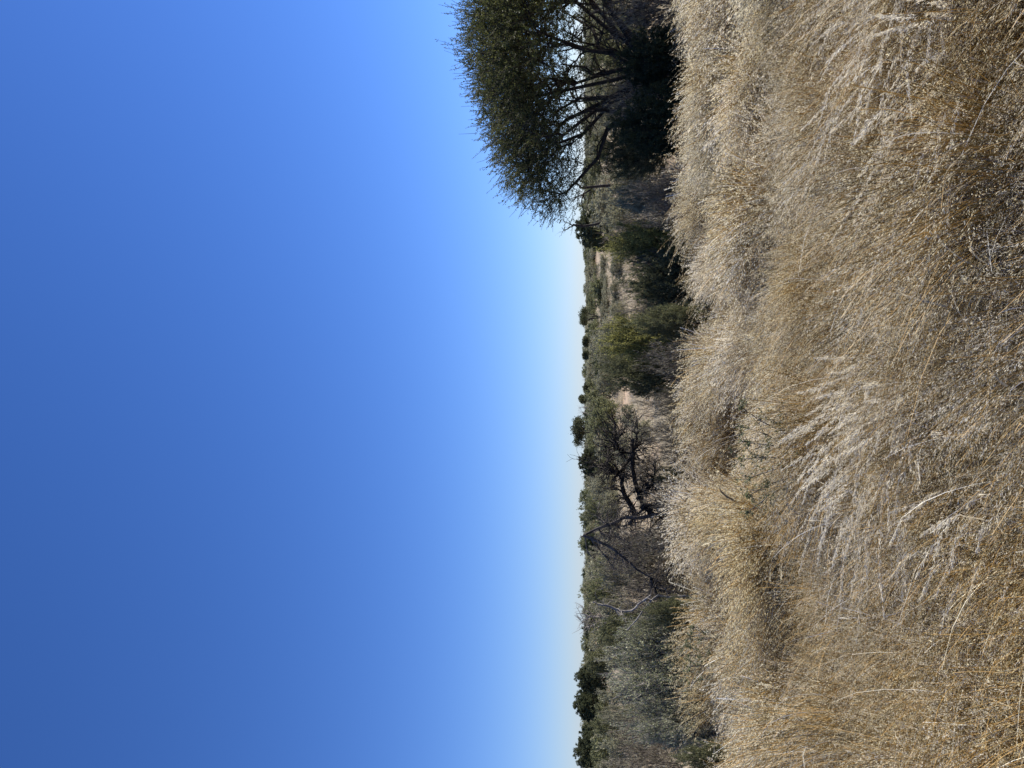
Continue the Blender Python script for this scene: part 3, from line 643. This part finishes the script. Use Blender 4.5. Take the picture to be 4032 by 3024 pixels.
def scatter_field(y0, y1, dens, seed, k0, kn):
    rng = np.random.default_rng(seed); wmax = .68 * y1 + 1.2; n = int(dens * 2 * wmax * (y1 - y0))
    x = rng.uniform(-wmax, wmax, n); y = rng.uniform(y0, y1, n)
    # clumps: pull every tuft towards the nearest of a set of clump centres
    nc = int(1.35 * 2 * wmax * (y1 - y0)); cx = rng.uniform(-wmax, wmax, nc); cy = rng.uniform(y0, y1, nc); ch = rng.normal(size=nc); cl = rng.normal(size=nc); ck = rng.integers(0, kn, nc)
    ci = np.concatenate([np.argmin((x[q:q + 800, None] - cx) ** 2 + (y[q:q + 800, None] - cy) ** 2, 1) for q in range(0, n, 800)])
    cd = np.hypot(x - cx[ci], y - cy[ci])
    x = x + (cx[ci] - x) * .42; y = y + (cy[ci] - y) * .42
    keep = (np.abs(x) < .68 * y + 1.2) & (y < field_edge(x) + rng.normal(size=n) * .45)
    gap = nhash(x, y, 1.9) + .7 * nhash(x + 5, y - 3, 4.2)
    keep &= gap > rng.normal(size=n) * .15 - .42
    for gx, gy, gr in ((-1.29, 5.3, .34), (-.5, 4.6, .26), (1.45, 3.6, .28), (.9, 7.4, .3), (-2.2, 6.6, .25)):   # openings added between tufts so dark, shaded pockets form
        keep &= np.hypot(x - gx, (y - gy) * .7) > gr
    x, y, gap, ci, cd = x[keep], y[keep], gap[keep], ci[keep], cd[keep]; n = len(x)
    h = .80 + .07 * np.clip((y - 8) / 3, 0, 1) + .15 * nhash(x - 3, y * 1.3, 1.1) + .10 * gap + .14 * ch[ci] + .17 - .52 * np.clip(cd / .56, 0, 1.25) ** 2 + rng.normal(size=n) * .05
    h *= 1 - .18 * np.clip((4.5 - y) / 3, 0, 1)
    rot = np.stack([rng.normal(size=n) * .08, -.04 + rng.normal(size=n) * .07 + .11 * cl[ci] + .12 * nhash(x, y, .7), rng.normal(size=n) * .7], 1)
    s = np.clip(h, .30, 1.22)
    thin = (y > field_edge(x) - 1.0) & (rng.random(n) < .45); s = np.where(thin, s * .55, s)
    kk = np.where(rng.random(n) < .7, ck[ci], rng.integers(0, kn, n))
    return np.stack([x, y, gz(x, y)], 1), rot, np.stack([s * 1.05, s * 1.05, s], 1), kk + k0
def scatter_under():       # shorter understorey tufts that close the ground between the clumps
    rng = np.random.default_rng(15); n = 1500; y = rng.uniform(.9, 9, n); x = rng.uniform(-.68, .68, n) * y + rng.uniform(-1.2, 1.2, n)
    sc = rng.uniform(.5, .74, n)
    return np.stack([x, y, gz(x, y)], 1), np.stack([rng.normal(size=n) * .12, rng.normal(size=n) * .14, rng.normal(size=n) * .8], 1), np.stack([sc * 1.25, sc * 1.25, sc], 1), rng.integers(0, 8, n)
def scatter_stalks():
    rng = np.random.default_rng(5); n = 420; y = rng.uniform(3.6, 12.3, n); x = rng.uniform(-.66, .66, n) * (y + 1)
    sc = rng.uniform(.5, .85, n)
    return np.stack([x, y, gz(x, y)], 1), np.stack([rng.normal(size=n) * .1, rng.normal(size=n) * .22, rng.normal(size=n) * .5], 1), np.stack([sc] * 3, 1), rng.integers(16, 20, n)
a = scatter_field(.9, 7.2, 24, 1, 0, 8); b = scatter_field(7.0, 15.5, 24, 2, 8, 8); c = scatter_stalks(); u = scatter_under()
instancer('grass', near + farT + stalk, *[np.concatenate(q) for q in zip(a, b, c, u)], label='tall dry straw-coloured grass leaning in the wind across the foreground', kind='stuff', cat='grass')

# low dry grass between the bushes
lowT = [combine(tuft_parts(300 + k, 40, 30, .012, 8, .04, .014, rad=.22, h0=.35, h1=.8, lean=.1, spread=.3, fan=.5), 'tuft', [M['low'], M['low'], M['low']]) for k in range(4)]
def scatter_low():
    rng = np.random.default_rng(9); n = 15000
    y = 11 + 110 * rng.random(n) ** 1.6; x = rng.uniform(-.7, .7, n) * y
    keep = (y > field_edge(x) + .3) & (nhash(x, y, .35) + rng.normal(size=n) * .3 > -.15)
    # the bleached clearing and the pale patches along the field edge
    ex = np.concatenate([px_x(rng.uniform(1560, 1740, 260), 18.) , px_x(rng.uniform(2930, 3060, 200), 13.5), px_x(rng.uniform(770, 870, 120), 16.)])
    ey = np.concatenate([rng.uniform(14.5, 23, 260), rng.uniform(12, 16, 200), rng.uniform(15, 18, 120)])
    x, y = np.concatenate([x[keep], ex]), np.concatenate([y[keep], ey]); n = len(x); s = rng.uniform(.35, .8, n) * (1 + np.clip((y - 30) / 90, 0, 1) * .8)
    return np.stack([x, y, gz(x, y)], 1), np.stack([rng.normal(size=n) * .1, rng.normal(size=n) * .1, rng.uniform(0, 6.28, n)], 1), np.stack([s * 1.5, s * 1.5, s], 1), rng.integers(0, 4, n)
instancer('dry_ground_grass', lowT, *scatter_low(), label='short bleached grass growing between the bushes', kind='stuff', cat='grass')

# ------------------------------------------------------------------ pale plumed tussocks that stand out in the field
def plume_tussock(Yp, Xp, htop, wid, label, seed, nst=60):
    d = (CAMH - htop) * F / (Xp - 2307); x = px_x(Yp, d)
    root = bpy.data.objects.new('grass_tussock', None); C.objects.link(root); root.location = (x + .28 * htop, d, 0)
    st, sd, lf = tuft_parts(seed, nst, 50, .0034, 100, .022, .0040, rad=wid * .5, h0=.72 * htop, h1=1.15 * htop, lean=.34, plume=1, spread=.2, droop=1.3, top=.80)
    link('stalks', st.mesh('stalks', [M['stem']]), root); link('plumes', sd.mesh('plumes', [M['plume']]), root); link('blades', lf.mesh('blades', [M['blade']]), root)
    tag(root, label, 'grass tussock', 'pale plumed tussocks in the tall grass')
plume_tussock(1745, 3080, 1.12, .5, 'whitest plumed grass tussock, beside the small green thorny sprig', 41, 120)
plume_tussock(120, 3130, 1.12, .5, 'big pale plumed grass tussock in the field below the big thorn tree', 42, 70)
plume_tussock(440, 3300, 1.05, .3, 'small drooping white-plumed grass tussock in the field between two bigger tussocks', 43, 45)
plume_tussock(2050, 3420, .95, .2, 'small cream plumed grass tussock beside a dark gap in the near grass', 44, 16)

# ------------------------------------------------------------------ green sprig shrub growing in the grass
def sprig(Yp, Xp, d, hw, label, seed, n):
    rng = np.random.default_rng(seed); x = px_x(Yp, d); H = px_z(Xp, d); r = hw * d / F
    root = bpy.data.objects.new('thorny_sprig', None); C.objects.link(root); root.location = (x, d, 0)
    stems = [(poly([(0, 0, -.05), (q * r * .2, rng.normal() * .05, H * .5), (q * r, rng.normal() * .1, H * .95)], 7, rng, .012), .009, .004) for q in np.linspace(-1, 1, 7)]
    T = np.stack([rng.uniform(-1, 1, n) * r * 1.2, rng.normal(size=n) * .18, H * rng.uniform(.72, 1.05, n)], 1)
    sk = skeleton(rng, stems, [dict(targets=T, r=.0035, K=4, sides=3, wob=.06)])
    link('stems', branches_mesh(sk, 'stems', M['twig']), root)
    mb = MB(); leaves_on(rng, mb, sk[-1][0], 20, .022, .012, .016, .1, .1)
    link('leaves', mb.mesh('leaves', [M['sp']]), root); tag(root, label, 'shrub')
sprig(1800, 2900, 6.4, 190, 'small green thorny sprig poking out of the tall grass', 61, 90)
sprig(2590, 2690, 10.2, 60, 'bright green shoot at the grass edge below the silvery bush', 62, 50)
sprig(2480, 2700, 10.0, 40, 'tiny green shoot at the grass edge between bush and grass', 63, 30)

# ------------------------------------------------------------------ many small shrubs out on the plain
def far_shrub_mesh(kind, v):
    st, cr = shrub_meshes(kind, 900 + hash_seed(kind) + v, 2); st_m, cr_m = st.materials[0], cr.materials[0]
    mb = MB()
    for me, k in ((st, 0), (cr, 1)):
        v_ = np.empty(len(me.vertices) * 3, np.float32); me.vertices.foreach_get('co', v_); f_ = np.empty(len(me.loops), np.int32); me.loops.foreach_get('vertex_index', f_)
        t_ = np.empty(len(me.vertices), np.float32); me.attributes['tint'].data.foreach_get('value', t_)
        mb.add(v_.reshape(-1, 3), f_.reshape(-1, 4), t_, k)
    return mb.mesh('far_shrub', [st_m, cr_m])
FK = ['gg', 'gg', 'ol', 'ol', 'dk', 'tw']
far_me = [far_shrub_mesh(k, i) for i, k in enumerate(FK)]
FL = {'gg': ('distant_grey_shrub', 'grey-green shrub'), 'ol': ('distant_olive_shrub', 'olive shrub'),
      'dk': ('distant_dark_shrub', 'dark green shrub'), 'tw': ('distant_twiggy_shrub', 'leafless brown shrub')}
rng = np.random.default_rng(31); cnt = 0
while cnt < 230:
    y = 48 + 130 * rng.random() ** 1.2; x = rng.uniform(-.62, .62) * y
    if 48 < y < 75 and 4 < x < 11: continue          # the open sand strip
    i = rng.choice(6, p=[.25, .2, .2, .17, .08, .10]); k = FK[i]
    o = link(FL[k][0], far_me[i]); s = rng.uniform(.75, 1.35); o.location = (x, y, float(gz(x, y)))
    o.rotation_euler = (0, 0, rng.uniform(0, 6.28)); o.scale = (s * rng.uniform(1, 1.7), s * rng.uniform(1, 1.7), s * rng.uniform(.6, 1.0))
    yp = 1512 - x / y * F
    sec = next(t for lim, t in ((700, 'beyond the big thorn tree'), (1250, 'around the pale sand strip'), (1600, 'behind the broad yellow-green bush'), (1900, 'below the flat-topped skyline tree'), (2300, 'behind the arched dead branch'), (2600, 'behind the open silvery bush'), (9999, 'near the trio of dark skyline trees')) if yp < lim)
    far = 'tiny far' if y > 95 else 'small distant'
    tag(o, '%s %s %s' % (far, FL[k][1], sec), 'shrub', '%s %ss %s' % (far, FL[k][1], sec)); cnt += 1
def scatter_far():
    rng = np.random.default_rng(32); n = 9000
    y = 175 * np.exp(rng.random(n) * 2.7); x = rng.uniform(-.66, .66, n) * y
    s = rng.uniform(.8, 1.25, n) * (1 + np.clip((y - 200) / 2400, 0, 1) * 1.2)
    return np.stack([x, y, gz(x, y)], 1), np.stack([0 * x, 0 * x, rng.uniform(0, 6.28, n)], 1), np.stack([s * 2.2, s * 2.2, np.clip(s, 0, 1.22) * np.where(rng.random(n) < .10, rng.uniform(1.1, 2.0, n), 1)], 1), rng.choice(6, n, p=[.25, .2, .22, .18, .10, .05])
instancer('distant_bushland', far_me, *scatter_far(), label='continuous mass of low bush running to the horizon', kind='stuff', cat='bushland')
